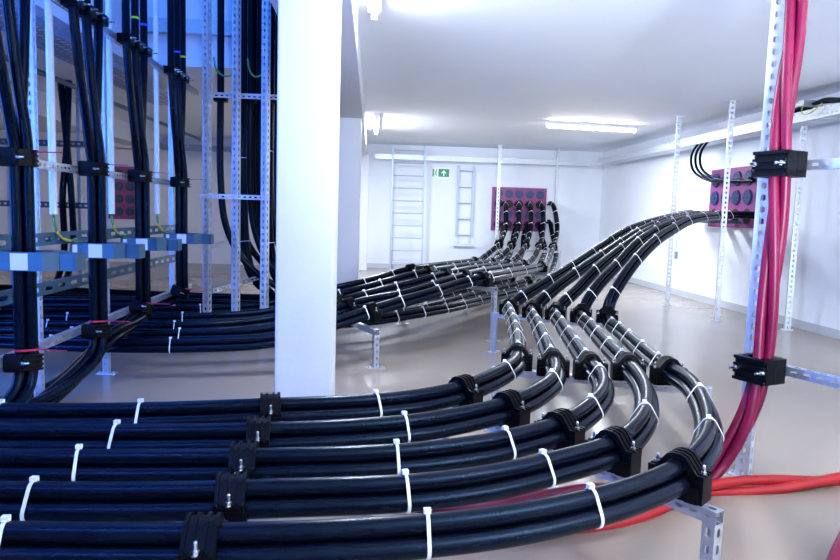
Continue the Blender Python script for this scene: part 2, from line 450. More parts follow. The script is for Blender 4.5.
def clamp_row(paths, px, fmt, group, names=ORD):
    out = []
    for i, P in enumerate(paths):
        if px[i] is None: continue
        k = px[i] if isinstance(px[i], int) else P.nearpx(*px[i])
        clamp(P.frame(k), fmt % names[i], group); out.append(P.p[k])
    return out
TOP = ZB-CH-.001
rd = clamp_row(FP, RD, 'clamp on the %s foreground bundle, on its straight run left of the column', 'clamps on the straight run of the foreground bundles')
ra = clamp_row(FP, RA, 'ribbed clamp on the %s foreground bundle, where it starts to bend', 'clamps where the foreground bundles start to bend')
rb = clamp_row(FP, RB, 'black clamp on the %s foreground bundle, just past its bend', 'clamps past the bend of the foreground bundles')
rc = clamp_row(FP, RCc, 'black clamp on the %s foreground bundle, where it starts to climb', 'clamps where the foreground bundles start to climb')
stand('support_stand', rd[0], rd[4], TOP, 'low steel stand under the straight row of foreground clamps left of the column', (0, 1), (.14, .14))
stand('support_stand', ra[0], ra[4], TOP, 'galvanised slotted stand with its end showing at the bottom under the nearest bundle', (0, 1), (.145, .16))
stand('support_stand', rb[0], rb[4], TOP, 'slotted steel stand under the clamp row just past the bend', (0, 1), (.22, .14))
stand('support_stand', rc[0], rc[4], TOP, 'slotted steel stand under the clamp row where the foreground bundles climb', (0, 1), (.14, .16))

# ------------------------------------------------------------------ bundles from the back wall
UORD = ['first', 'second', 'third', 'fourth', 'fifth']     # from the far side to the near side
mY = Vector((0, -1, 0)); dg = Vector((-.3, -.7, .6))
up_cols = [
 [(503,204),(506,210),(506,225),(503,236),(499.5,243),(490,252),(481,259)],
 [(516,204),(519,210),(518.5,226),(516,237),(512,244),(502,256),(496,260)],
 [(527,204),(531,210),(531,226),(529,237),(526,244.5),(518,256),(511,262)],
 [(538,204),(543,210),(543.5,226),(542,238),(540,245),(533,258),(527,263)],
 [(549,204),(555,210),(557.5,226),(556,238),(553.5,246),(550,256),(546,263)]]
E_px = [(474,262),(491,263),(507,264),(523,265),(541,267)]
F_px = [(410,271),(428,273),(447,275),(465,276.5),(484,279)]
left_px = [
 [(397,274,.57),(372,282,.51),(345,288,.46),(300,298,.35),(270,306,.28),(200,311,.24),(100,312,.24),(0,313,.24)],
 [(400,280,.55),(372,288,.49),(345,295,.44),(300,306,.34),(270,314,.27),(200,319,.24),(100,320,.24),(0,320,.24)],
 [(420,283,.55),(395,289,.50),(360,298,.45),(335,305,.40),(300,315,.32),(270,322,.26),(200,328,.24),(100,328,.24),(0,327,.24)],
 [(430,288,.54),(400,297,.49),(375,301,.46),(349,307,.43),(320,318,.36),(270,332,.26),(200,336,.24),(100,336,.24),(0,334,.24)],
 [(455,286,.56),(425,296,.51),(400,303,.47),(371,312,.43),(335,324,.36),(300,334,.30),(270,342,.25),(200,346,.23),(100,346,.23),(0,342,.23)]]
UP = []
for i in range(5):
    c = up_cols[i]; hole = atY(*c[0], 14.90)
    ctrl = [(hole, mY.lerp(Zu, .9)), (hole+Vector((0, -.30, 0)), dg)]
    for (x, y), Y in zip(c[1:], (14.36, 14.25, 14.0, 13.6, 12.6, 11.4)): ctrl.append((atY(x, y, Y), mY+Zu*.5))
    ctrl[-2] = (ctrl[-2][0], Zu); ctrl[-1] = (ctrl[-1][0], Zu)
    ctrl.append((atz(*E_px[i], .56), Zu)); fz = atz(*F_px[i], .60); ctrl.append((fz, Zu))
    for x, y, z in left_px[i]: ctrl.append((atz(x, y, z), Zu))
    e = ctrl[-1][0]; ctrl += [(e+Vector((-1.2, -.05, 0)), Zu), (e+Vector((-3.2, -.05, 0)), Zu)]
    P = Path(ctrl, .05); UP.append(P)
    kf = P.nearpx(*F_px[i]); kp = P.nearpx(300, 320)
    ties = every(P, .35, 1.9, .26) + every(P, 2.2, P.s[kf]-.1, .62) + every(P, P.s[kf]+.25, P.s[kp], .46) + every(P, P.s[kp]+.1, P.L-1.5, .85)
    bundle('cable_bundle', P, '%s from the back of five upper black bundles from the back wall' % UORD[i].capitalize(), 'upper black bundles from the back wall', n=12, ties=ties, tie=TIEF)
gg = clamp_row(UP, [(499.5,243),(512,244),(526,244.5),(540,245),(553.5,246)], 'black clamp at the foot of the %s cable drop at the back wall', 'clamps at the foot of the back wall cable columns', ['leftmost','second','third','fourth','rightmost'])
ge = clamp_row(UP, E_px, 'black clamp on the %s upper bundle, in the farthest row', 'far row of clamps on the upper bundles', UORD)
gf = clamp_row(UP, F_px, 'black clamp on the %s upper bundle, in the row halfway to the column', 'middle row of clamps on the upper bundles', UORD)
H_px = [(312,295.5),(330,299.5),(340,303.5),(349,307),(371,312)]
gh = clamp_row(UP, H_px, 'black clamp on the %s upper bundle, in the row beside the white column', 'clamps on the upper bundles beside the column', UORD)
def rowstand(pts, label, ext=(.12, .12), dz=CH+.001, legs=(0, 1)):
    z = min(p.z for p in pts)-dz
    return stand('support_stand', pts[-1], pts[0], z, label, legs, ext)
rowstand(ge, 'tall slotted stand under the far row of clamps on the upper bundles')
rowstand(gf, 'tall slotted stand whose near post shows under the middle clamp row', (.17, .12))
rowstand(gh, 'slotted stand with a bolted foot on the open floor right of the column', (.14, .12))
rowstand(gg, 'slotted stand below the back wall duct plate', (.16, .16), .1)

# lower tier
low_cols = [
 [(503,224),(502,234),(501,246),(497,256)], [(515,224),(514,234),(512,248),(507,260)], [(526,224),(524,234),(523,249),(518,262)], [(538,224),(541,234),(545,246),(541,262)], [(548,222),(552,232),(556,250),(553,268)]]
low_px = [
 [(480,272),(440,280),(400,287),(360,296),(300,300),(250,299),(180,297),(90,293),(0,289)],
 [(495,276),(450,286),(410,295),(365,304),(300,309),(250,306),(180,303),(90,300),(0,297)],
 [(510,279),(465,291),(420,303),(370,313),(320,316),(285,313)],
 [(527,281),(480,294),(430,307),(380,317),(320,321),(292,317)],
 [(540,284),(500,296),(455,307),(410,315),(360,322),(320,324),(296,321)]]
pX_ = Vector((1, 0, 0))
rise = {2: (-1.32, 7.10), 3: (-1.04, 6.90), 4: (-.84, 6.80)}
LP = []
for i in range(5):
    c = low_cols[i]; hole = atY(*c[0], 14.90)
    ctrl = [(hole, mY.lerp(Zu, .9)), (hole+Vector((0, -.22, 0)), dg)]
    for (x, y), Y in zip(c[1:], (14.55, 14.3, 13.2)): ctrl.append((atY(x, y, Y), mY+Zu*.4))
    for x, y in low_px[i]: ctrl.append((atz(x, y, .22), Zu))
    if i in rise:
        X, Y = rise[i]
        e = ctrl[-1][0]
        ctrl += [(Vector((X+.32, Y+.02, .30)), Zu), (Vector((X+.10, Y, .52)), Vector((-.7, 0, .7))), (Vector((X+.01, Y, .95)), Vector((-1, 0, 0))), (Vector((X, Y, 1.6)), Vector((-1, 0, 0))), (Vector((X, Y, 2.6)), Vector((-1, 0, 0))), (Vector((X, Y, 4.55)), Vector((-1, 0, 0)))]
    else:
        e = ctrl[-1][0]; ctrl.append((e+Vector((-3, 0, 0)), Zu))
    P = Path(ctrl, .05); LP.append(P)
    lab = ('%s from the back of five lower bundles, ' % UORD[i].capitalize()) + ('rising left of the column' if i in rise else 'running on to the far left')
    ties = every(P, .5, P.s[P.nearpx(*low_px[i][3])]+.3, .45)
    if i in rise: ties += every(P, P.s[P.near(Vector((X, Y, .9)))], P.L-2, .9)
    bundle('cable_bundle', P, lab, 'lower black bundles from the back wall', n=12, ties=ties, tie=TIEF)
lk = [None, (495,276), (510,279), (527,281), (540,284)]
gl = clamp_row(LP, lk, 'black clamp on the %s lower bundle beneath the upper run', 'clamps on the lower bundles', UORD)
stand('support_stand', gl[-1], gl[0], .22-CH-.001, 'low steel rail on short feet under the lower bundles', (0, 1), (.12, .12))

# extra single cables standing between the rear posts
hang = [(-1.47, 6.72), (-1.20, 6.78), (-.93, 6.72), (-1.42, 7.22), (-1.25, 7.26), (-1.15, 7.00), (-1.08, 7.30), (-.97, 7.12), (-.90, 7.30), (-.86, 6.96)]
for k, (X, Y) in enumerate(hang):
    w = max(.25, min(1.0, -.44-X))
    P = Path([(Vector((X, Y, 4.55)), pX_), (Vector((X, Y, 2.4)), pX_), (Vector((X, Y, 1.5)), pX_), (Vector((X+.05*w, Y, 1.05)), pX_), (Vector((X+.22*w, Y, .72)), Vector((.7, 0, .7))), (Vector((X+.55*w, Y-.02, .47)), Zu), (Vector((X+w, Y-.04, .36)), Zu)], .05)
    nm = ('%s from the left of the three front cables' % ('first', 'second', 'third')[k]) if k < 3 else ('%s from the left of the seven cables behind' % ('first', 'second', 'third', 'fourth', 'fifth', 'sixth', 'last')[k-3])
    o = link('black_cable', sweep(P, (0, 0), RC+.006, 14, P.p[0]), 'black_sheath', None, P.p[0])
    tag(o, 'thick black cable, %s the slotted posts' % nm, 'cable', 'single cables between the rear posts')

# ------------------------------------------------------------------ risers on the left
RX = -1.70; RYs = [3.44, 4.33, 5.16, 6.19]
pX = Vector((1, 0, 0))
RORD = ['nearest', 'second', 'third', 'farthest']
RP = []
ends = [[(-1.78,3.14,.16),(-2.02,2.90,.09),(-2.7,2.50,.08),(-4.2,2.2,.08)], [(-1.76,4.00,.17),(-1.88,3.74,.09),(-2.3,3.10,.08),(-4.2,2.55,.08)], [(-1.72,4.98,.375),(-1.76,4.72,.34),(-1.84,4.42,.20),(-1.93,4.16,.09),(-2.40,3.55,.08),(-4.2,2.9,.08)], [(-1.77,6.18,.385),(-1.95,6.12,.37),(-2.4,6.02,.37),(-3.2,5.9,.37),(-4.2,5.7,.37)]]
BAND = [None, 'band_lime', 'band_blue']
for i, Y in enumerate(RYs):
    root = thing('riser_cables', '%s of the four black cable risers at the left' % RORD[i].capitalize(), 'cable bundle', (RX, Y, 0), 'black cable risers on the left')
    zt = 1.50
    low = Path([(Vector((RX, Y, zt)), pX), (Vector((RX, Y, 1.43)), pX), (Vector((RX, Y, .95)), pX), (Vector((RX, Y, .60)), pX), (Vector((RX, Y, .44)), pX)] + [(Vector((RX, Y-.035, .31)), pX)]*(i < 2) + [(Vector(q), pX.lerp(Zu, min(1, (.35 if i < 3 else .75)+.35*k))) for k, q in enumerate(ends[i])], .03)
    RP.append(low); O = Vector((RX, Y, 0))
    for j, off in enumerate(TREF):
        # upper part: the three cables splay along the rail to their own clamps
        s0 = low.p[0]+low.B[0]*off[0]+low.N[0]*off[1]
        yt = Y+(-.10, .08, -.28)[j]
        dirs = [(Vector((RX, yt, 4.55)), pX), (Vector((RX, yt, 2.75)), pX), (Vector((RX, yt, 2.35)), pX), (Vector((RX, yt+(s0.y-yt)*.06, 2.25)), pX), (Vector((RX*.75+s0.x*.25, yt+(s0.y-yt)*.34, 1.98)), pX), (Vector((RX*.4+s0.x*.6, yt+(s0.y-yt)*.70, 1.72)), pX), (s0+Vector((0, (yt-s0.y)*.08, .06)), pX), (s0, pX)]
        up = Path(dirs, .04)
        # weld the two runs into one swept cable
        pts = [(p, pX) for p in up.p[:-1]] + [(low.p[k]+low.B[k]*off[0]+low.N[k]*off[1], low.N[k]) for k in range(len(low.p))]
        full = Path.__new__(Path); full.p = [a for a, _ in pts]; full.T = []; full.N = []; full.B = []
        for k in range(len(pts)):
            t = (full.p[min(k+1, len(pts)-1)]-full.p[max(k-1, 0)]).normalized(); n = pts[k][1]-t*pts[k][1].dot(t); n.normalize()
            full.T.append(t); full.N.append(n); full.B.append(t.cross(n))
        cb = link('cable', sweep(full, (0, 0), RC, 14, O), 'black_sheath', root)
        if i and j < 2:
            mb = MB(); mb.cyl(Vector((RX, yt, 2.53))-O, Vector((RX, yt, 2.545))-O, RC+.002, 14)
            tp = link('marker_band', smooth_angle(mb.make('marker_band')), BAND[1+(i+j) % 2], cb)
    for z in (1.43+CL/2+.012, .45+CL/2+.012):
        k = low.near(Vector((RX, Y, z))); t = link('red_tie', RTIE, None, root); M = low.frame(k); M.translation -= O
        t.matrix_local = M
    clamp(low.frame(low.near(Vector((RX, Y, 1.43)))), '%s of the upper left riser clamps, black with two studs facing right' % RORD[i].capitalize(), 'upper clamps on the left risers')
    clamp(low.frame(low.near(Vector((RX, Y, .45)))), '%s of the lower left riser clamps, black, near the floor' % RORD[i].capitalize(), 'lower clamps on the left risers')
RAILX = RX-CH-.021-.001
rail('slotted_rail', (RAILX, 2.6, 1.43), (RAILX, 6.8, 1.43), 'long slotted steel rail behind the upper clamps of the left risers', None, face=(1, 0, 0), cat='steel rail')
rail('slotted_rail', (RAILX, 2.6, .45), (RAILX, 6.8, .45), 'long slotted steel rail behind the lower clamps of the left risers', None, face=(1, 0, 0))
rail('slotted_rail', (RAILX+.022, 2.6, 2.35), (RAILX+.022, 7.0, 2.35), 'long slotted steel rail behind the top row of single clamps on the left', None, face=(1, 0, 0))

# single clamps in the top row
def single_meshes():
    mb = MB(); n = 16; vs = []; ri, w = RC+.002, .050
    for y in (-.03, .03):
        for k in range(n+1):
            a = PI+PI*k/n; q = max(abs(math.cos(a))/w, abs(math.sin(a))/.046)
            vs += [(ri*math.cos(a), y, ri*math.sin(a)), (math.cos(a)/q, y, math.sin(a)/q)]
    o = 2*(n+1); fs = []
    for i in range(n):
        a, b, c, d = 2*i, 2*i+1, 2*i+3, 2*i+2; fs += [(a, b, c, d), (o+a, o+d, o+c, o+b), (b, o+b, o+c, c), (a, d, o+d, o+a)]
    fs += [(0, o, o+1, 1), (o-2, o-1, 2*o-1, 2*o-2)]
    lo = mesh('lower_half', vs, fs); lo.materials.append(MAT['black_clamp'])
    up = mesh('upper_half', [(x, y, -z*.93+.001) for x, y, z in vs], [tuple(reversed(f)) for f in fs]); up.materials.append(MAT['black_clamp'])
    mb = MB(); mb.cyl((0, 0, .043), (0, 0, .052), .008, 6); mb.cyl((0, 0, .052), (0, 0, .082), .0045, 8)
    bo = mb.make('bolt'); bo.materials.append(MAT['zinc_bolt'])
    return lo, up, bo
SLO, SUP, SBO = single_meshes()
pos = ['front', 'middle', 'back']
for i, Y in enumerate(RYs):
    for j in range(3):
        yt = Y+(-.28, -.10, .08)[j]
        root = thing('cable_clamp', '%s clamp of the three holding the %s left riser at the ceiling rail' % (pos[j].capitalize(), RORD[i]), 'cable clamp', (RX, yt, 2.35), 'single clamps along the ceiling rail')
        root.matrix_world = Matrix.Translation((RX, yt, 2.35)) @ Matrix((Vector((0, 1, 0)), Vector((0, 0, 1)), Vector((1, 0, 0)))).transposed().to_4x4()
        link('lower_half', SLO, None, root); link('upper_half', SUP, None, root)
        for sx in (-1, 1): link('bolt', SBO, None, root, (sx*.041, 0, 0))

# current transformer rings round the risers
def ct_meshes():
    def octo(a, b, c): return [(a-c, -b), (a, -b+c), (a, b-c), (a-c, b), (-a+c, b), (-a, b-c), (-a, -b+c), (-a+c, -b)]
    o = octo(.165, .115, .055); i = octo(.115, .075, .03); h = .044; vs = []
    for z in (-h, h): vs += [(x, y, z) for x, y in o] + [(x, y, z) for x, y in i]
    fs = []
    for k in range(8):
        j = (k+1) % 8
        fs += [(k, j, 16+j, 16+k), (8+k, 24+k, 24+j, 8+j), (k, 8+k, 8+j, j), (16+k, 16+j, 24+j, 24+k)]
    ring = mesh('ring_core', vs, fs); ring.materials.append(MAT['cast_ring'])
    mb = MB(); mb.box((.168, -.06, -.045), (.245, .05, .04)); mb.box((.175, -.064, -.035), (.235, -.060, .03))
    box = mb.make('terminal_box'); box.materials.append(MAT['cast_ring'])
    lb = MB().box((-.035, -.1175, -.040), (.045, -.1155, .040)).make('rating_label'); lb.materials.append(MAT['label_white'])
    lb2 = MB().box((-.128, -.1175, -.036), (-.10, -.1155, .036)).make('rating_label'); lb2.materials.append(MAT['label_white'])
    st = MB().box((-.02, .116, -.05), (.02, .20, -.044)).box((-.02, .194, -.05), (.02, .20, -.28)).make('bracket'); st.materials.append(MAT['galvanised'])
    sc = MB()
    sc.cyl((-.15, -.02, .044), (-.15, -.02, .070), .010, 6)
    sc = sc.make('bolt'); sc.materials.append(MAT['zinc_bolt'])
    return ring, box, lb, lb2, sc
CTM = ct_meshes()
for i, Y in enumerate(RYs):
    r = thing('current_transformer', '%s of the blue-grey transformer rings round the left risers' % RORD[i].capitalize(), 'current transformer', (RX+.03, Y, .945), 'current transformer rings')
    for n_, m_ in zip(('ring_core', 'terminal_box', 'rating_label', 'rating_label', 'bolt'), CTM): link(n_, m_, None, r)
    if i:
        Yc = (0, 4.07, 4.95, 5.97)[i]; Xc = RX-.138
        zb = 1.16
        cv = tag(link('conduit', smooth_angle(MB().cyl((0, 0, 0), (0, 0, 2.0), .021, 16).make('conduit')), 'conduit_white', None, (Xc, Yc, zb)), 'white plastic conduit ending above an earth wire beside the %s left riser' % RORD[i], 'conduit', 'white conduits beside the left risers')
        P = [Vector((Xc, Yc, zb+.05)), Vector((Xc, Yc, zb-.06)), Vector((Xc+.01, Yc+.04, zb-.13)), Vector((Xc+.04, Yc+.12, zb-.16)), Vector((RX-.12, Y-.02, zb-.15)), Vector((RX-.11, Y+.03, zb-.175))]
        pp = Path(P, .02)
        ob = thing('earth_wire', 'green and yellow earth wire from the conduit beside the %s left riser' % RORD[i], 'earth wire', P[0], 'earth wires beside the left risers')
        h = len(pp.p)//3
        link('green_sheath', sweep(pp, (0, 0), .009, 8, P[0], i0=0, i1=h+1), 'earth_green', ob); link('yellow_sheath', sweep(pp, (0, 0), .0085, 8, P[0], i0=h, i1=2*h+1), 'earth_yellow', ob)
        link('green_sheath', sweep(pp, (0, 0), .009, 8, P[0], i0=2*h), 'earth_green', ob)
# rails that carry the rings
for z, nm in ((.74, 'lower'), (1.02, 'upper')):
    rail('flat_rail', (RX-.155, 2.3, z), (RX-.155, 6.7, z), '%s flat blue-grey rail passing behind the transformer rings' % nm, None, w=.07, d=.02, face=(1, 0, 0), m='cast_ring', pitch=.16, lips=False)
for i, Y in enumerate(RYs[:3]):
    P = Path([Vector((RX-.10, Y+.30, .80)), Vector((RX-.06, Y+.26, .86)), Vector((RX-.06, Y+.15, .87)), Vector((RX-.06, Y+.08, .865))], .02)
    tag(link('earth_wire', sweep(P, (0, 0), .008, 8, P.p[0]), 'earth_green', None, P.p[0]), 'short green earth wire looping under the %s transformer ring' % RORD[i], 'earth wire', 'earth wires under the transformer rings')
for k, (y, lab) in enumerate([(3.99, 'tall slotted steel post between the nearest and second left risers'), (4.99, 'tall slotted steel post between the second and third left risers'), (6.62, 'tall slotted steel post behind the farthest left riser')]):
    post('slotted_post', RX-.205, y, 0, 4.5, lab, 'tall posts behind the left risers', face=(1, 0, 0) if k == 2 else (0, -1, 0), m='pale_steel')

# mesh cable trays hung under the ceiling on the left
def tray(name, a, b, w, h, label, m='mesh_tray', pitch=.05, floorpitch=.06, side=True, group=None):
    a, b = Vector(a), Vector(b); L = (b-a).length; d = (b-a).normalized(); x = d.cross(Zu).normalized(); Z = Vector((0, 0, 1)); X = Vector((1, 0, 0)); Y = Vector((0, 1, 0))
    root = thing(name, label, 'cable tray', a, group)
    mb = MB(); n = max(1, int(w/.09))
    for k in range(n): perf(mb, Vector((-w/2+w*k/n, 0, 0)), Vector((-w/2+w*(k+1)/n, 0, 0)), Y, L, .55, floorpitch, .6)
    R = Matrix((x, d, Zu)).transposed().to_4x4()
    o = solid(link('tray_floor', mb.make('tray_floor'), m, root), .002); o.matrix_local = R
    for sx in (-1, 1):
        mb = MB(); perf(mb, Vector((sx*w/2, 0, 0)), Vector((sx*w/2, 0, h*.55)), Y, L, .3, pitch, .35); perf(mb, Vector((sx*w/2, 0, h*.55)), Vector((sx*w/2, 0, h)), Y, L, .3, pitch, .35)
        plain(mb, Vector((sx*w/2, 0, h)), Vector((sx*(w/2-.015), 0, h)), Y, L)
        o = solid(link('tray_side', mb.make('tray_side'), m, root), .002); o.matrix_local = R
    return root
tray('cable_tray', (-2.62, 3.0, 2.50), (-2.62, 9.0, 2.50), .36, .06, 'perforated dark tray hung under the ceiling behind the left risers', pitch=.09, floorpitch=.09)
tag(link('pipe', smooth_angle(MB().cyl((-3.35, 2.5, 2.52), (-3.35, 13.5, 2.52), .028, 12).make('pipe')), 'cast_ring'), 'pale blue pipe running under the ceiling on the far left', 'pipe')

# rear posts left of the column with cross rails
for k, (px, lab) in enumerate([(207, 'leftmost'), (236, 'middle'), (265, 'rightmost')]):
    p = atY(px, 200, 6.50)
    post('slotted_post', p.x, p.y, 0, 4.5, '%s of the three slotted posts in front of the hanging cables left of the column' % lab.capitalize(), 'three slotted posts left of the column', w=.062, d=.05, face=(-.45, -1, 0), m='pale_steel', pitch=.06)
xl, xr = atY(207, 200, 6.5).x, atY(266, 200, 6.5).x
rail('slotted_rail', (xl-.06, 6.445, 1.33), (xr+.04, 6.445, 1.33), 'pale slotted rail across the three posts at eye height', 'cross rails on the three posts', face=(0, -1, 0), m='pale_steel')
rail('slotted_rail', (xl-.06, 6.57, 2.27), (xr+.2, 6.57, 2.27), 'slotted rail high up behind the three posts', 'cross rails on the three posts', face=(0, 1, 0), m='pale_steel')
rail('slotted_rail', (xl+.02, 6.62, .86), (xl+.02, 7.5, .86), 'short rail running back from the leftmost post, the higher one', 'short rails behind the leftmost post', face=(1, 0, 0), m='pale_steel')
rail('slotted_rail', (xl+.02, 6.62, .42), (xl+.6, 7.3, .58), 'short sloping brace rail behind the leftmost post near the floor', 'short rails behind the leftmost post', face=(0, -1, 0), m='pale_steel')
for k, X in enumerate((-1.47, -1.20, -.93)):
    root = thing('cable_clamp', 'small black clamp holding the %s front cable on the high rail' % ('first', 'second', 'third')[k], 'cable clamp', (X, 6.72, 2.27), 'clamps on the high rail behind the posts')
    root.matrix_world = Matrix.Translation((X, 6.72, 2.27)) @ Matrix((Vector((1, 0, 0)), Vector((0, 0, -1)), Vector((0, 1, 0)))).transposed().to_4x4() @ Matrix.Scale(1.22, 4)
    link('lower_half', SLO, None, root); link('upper_half', SUP, None, root)
    for sx in (-1, 1): link('bolt', SBO, None, root, (sx*.041, 0, 0))
for k, (xa, xb) in enumerate(((xl, xl+.30), (xl+.31, xr))):
    P = Path([Vector((xa+.04, 6.60, 2.62)), Vector((xa+.06, 6.60, 2.50)), Vector(((xa+xb)/2, 6.60, 2.44)), Vector((xb-.04, 6.60, 2.50))], .02)
    tag(link('earth_wire', sweep(P, (0, 0), .008, 8, P.p[0]), 'earth_green', None, P.p[0]), ('thin green wire sagging between the leftmost and middle rear posts', 'thin green wire sagging between the middle and rightmost rear posts')[k], 'earth wire')

# distant risers and frame on the far left
for k, (x, y) in enumerate(((62, 170), (71, 172))):
    b0 = atY(x, y, 8.6)
    P = Path([(Vector((b0.x+.1-.2*k, b0.y, 2.69)), pX), (Vector((b0.x+.06-.1*k, b0.y, 1.9)), pX), (Vector((b0.x, b0.y, 1.3)), pX), (Vector((b0.x, b0.y, .6)), pX), (Vector((b0.x, b0.y-.4, .15)), Zu), (Vector((b0.x, b0.y-1.6, .1)), Zu)], .05)
    tag(link('black_cable', sweep(P, (0, 0), .038, 12, P.p[0]), 'black_sheath', None, P.p[0]), 'black cable of the distant far left riser, the %s of the two' % ('left', 'right')[k], 'cable', 'distant far left riser cables')
for z, nm in ((1.95, 'highest'), (1.2, 'middle'), (.78, 'lowest')):
    a = atY(-20, 200, 8.72); b = atY(95, 200, 8.72)
    rail('slotted_rail', (a.x, 8.72, z), (b.x, 8.72, z), '%s of the distant slotted rails behind the left risers' % nm, 'distant slotted rails', face=(0, -1, 0), m='cast_ring', pitch=.07, w=.07)
for k, px in enumerate((10, 80)):
    p = atY(px, 200, 8.8); post('slotted_post', p.x, 8.8, 0, H, '%s distant slotted post behind the left risers' % ('Outer', 'Inner')[k], 'distant slotted posts', face=(0, -1, 0), m='pale_steel', pitch=.07)

# ------------------------------------------------------------------ duct plates with cable seals
def duct_plate(name, label, O, ux, uz, nrm, W, Hh, cols, rows, holes, cx=None):
    root = thing(name, label, 'cable duct plate', O)
    M = Matrix((ux, -nrm, uz)).transposed().to_4x4(); M.translation = O; root.matrix_world = M
    bev(link('plate', MB().box((-.03, -.05, -.03), (W+.03, -.004, Hh+.03)).make('plate'), 'magenta_frame', root), .006)
    pw, ph = W/cols, Hh/rows; R = min(pw, ph)*.41
    for r in range(rows):
        for c in range(cols):
            x, z = pw*(c+.5), ph*(r+.5)
            mb = MB()
            if r in holes: 
                mb.cyl((x, -.05, z), (x, -.056, z), R, 20); link('cable_seal', smooth_angle(mb.make('cable_seal')), 'seal_hole', root)
            else:
                mb.cyl((x, -.05, z), (x, -.075, z), R, 20, R*.94); mb.cyl((x, -.075, z), (x, -.082, z), R*.30, 12)
                for q in range(8):
                    a = q*PI/4; mb.cyl((x+R*.66*math.cos(a), -.075, z+R*.66*math.sin(a)), (x+R*.66*math.cos(a), -.083, z+R*.66*math.sin(a)), R*.12, 6)
                link('cable_seal', smooth_angle(mb.make('cable_seal')), 'seal_blue', root)
    return root
p = atY(546, 228, 14.93)
duct_plate('duct_plate', 'magenta duct plate on the back wall with black cables coming out', Vector((2.66, YB, .93)), Vector((1, 0, 0)), Zu, Vector((0, -1, 0)), 1.16, .90, 5, 4, (0, 2))
duct_plate('duct_plate', 'magenta duct plate with round blue seals on the right wall', Vector((XR, 9.92, 1.19)), Vector((0, -1, 0)), Zu, Vector((-1, 0, 0)), 1.47, .78, 5, 3, (0,))
duct_plate('duct_plate', 'dark magenta duct plate glimpsed on the back wall between the left risers', Vector((-5.75, YB, .95)), Vector((1, 0, 0)), Zu, Vector((0, -1, 0)), .70, 1.05, 3, 4, (9,))

# ------------------------------------------------------------------ red cables and near post at right
post('slotted_post', 1.835, 3.08, 0, H, 'near slotted post standing beside the twisted red cables', None, w=.06, d=.06, face=(-.72, -.70, 0), m='pale_steel', pitch=.055, head=True)
def twisted(name, ctrl, label, m, nc=3, r=.026, turn=1.1, step=.03, group=None, phase=0):
    P = Path(ctrl, step); root = thing(name, label, 'cable bundle', P.p[0], group)
    R = r*(1.155 if nc == 3 else 1.0)+.001
    for j in range(nc):
        f = lambda i, j=j: (R*math.cos(phase+2*PI*j/nc+P.s[i]*2*PI/turn), R*math.sin(phase+2*PI*j/nc+P.s[i]*2*PI/turn))
        link('cable', sweep(P, f, r, 14, P.p[0]), m, root)
    return P
rp = []
c1, c2 = atY(780, 165, 2.93), atY(760, 368, 2.93)
rtop = atY(797, -6, 2.96)
d = Vector((-1, 0, 0))
ctrl = [(Vector((rtop.x+.005, 2.96, H-.002)), d), (atY(795, 20, 2.955), d), (atY(785, 100, 2.94), d), (c1, d), (atY(775, 240, 2.93), d), (atY(768, 310, 2.93), d), (c2, d), (atY(752, 405, 2.92), d), (atY(737, 438, 2.92), Zu+d), (atY(716, 466, 2.93), Zu), (atz(680, 489, .065), Zu), (atz(640, 496, .065), Zu), (atz(590, 494, .065), Zu), (atz(530, 500, .065), Zu), (atz(480, 506, .065), Zu), (Vector((-.4, 2.85, .065)), Zu)]
RPATH = twisted('red_cable_bundle', ctrl, 'three twisted crimson cables dropping beside the near post and bending under the bundles', 'crimson_sheath', turn=2.1, r=.0225)
ctrl = [Vector((5.0, 3.3, .03)), atz(960, 466, .03), atz(900, 472, .03), atz(840, 479, .03), atz(780, 484, .03), atz(720, 488, .03), atz(690, 492, .03), atz(655, 505, .03), atz(610, 520, .03), atz(560, 529, .03), atz(470, 537, .03), Vector((-.3, 2.35, .03))]
twisted('red_cable_bundle', ctrl, 'pair of twisted red cables lying on the floor at right, under the nearest bundle', 'red_sheath', nc=2, r=.0235, turn=1.5)
ctrl = [atz(822, 592, .05), atz(840, 556, .06), atz(852, 535, .09), atz(866, 505, .16), atz(884, 470, .28), atz(896, 430, .45)]
q = ctrl[-1]; ctrl += [Vector((q.x+.06, q.y+.03, .9)), Vector((q.x+.10, q.y+.04, 1.7)), Vector((q.x+.10, q.y+.04, 2.69))]
ctrl = [(p, Vector((-1, -.3, .3))) for p in ctrl]
twisted('red_cable_bundle', ctrl, 'crimson cables cut by the frame at the bottom right corner', 'crimson_sheath', nc=2, r=.026, turn=2.5)

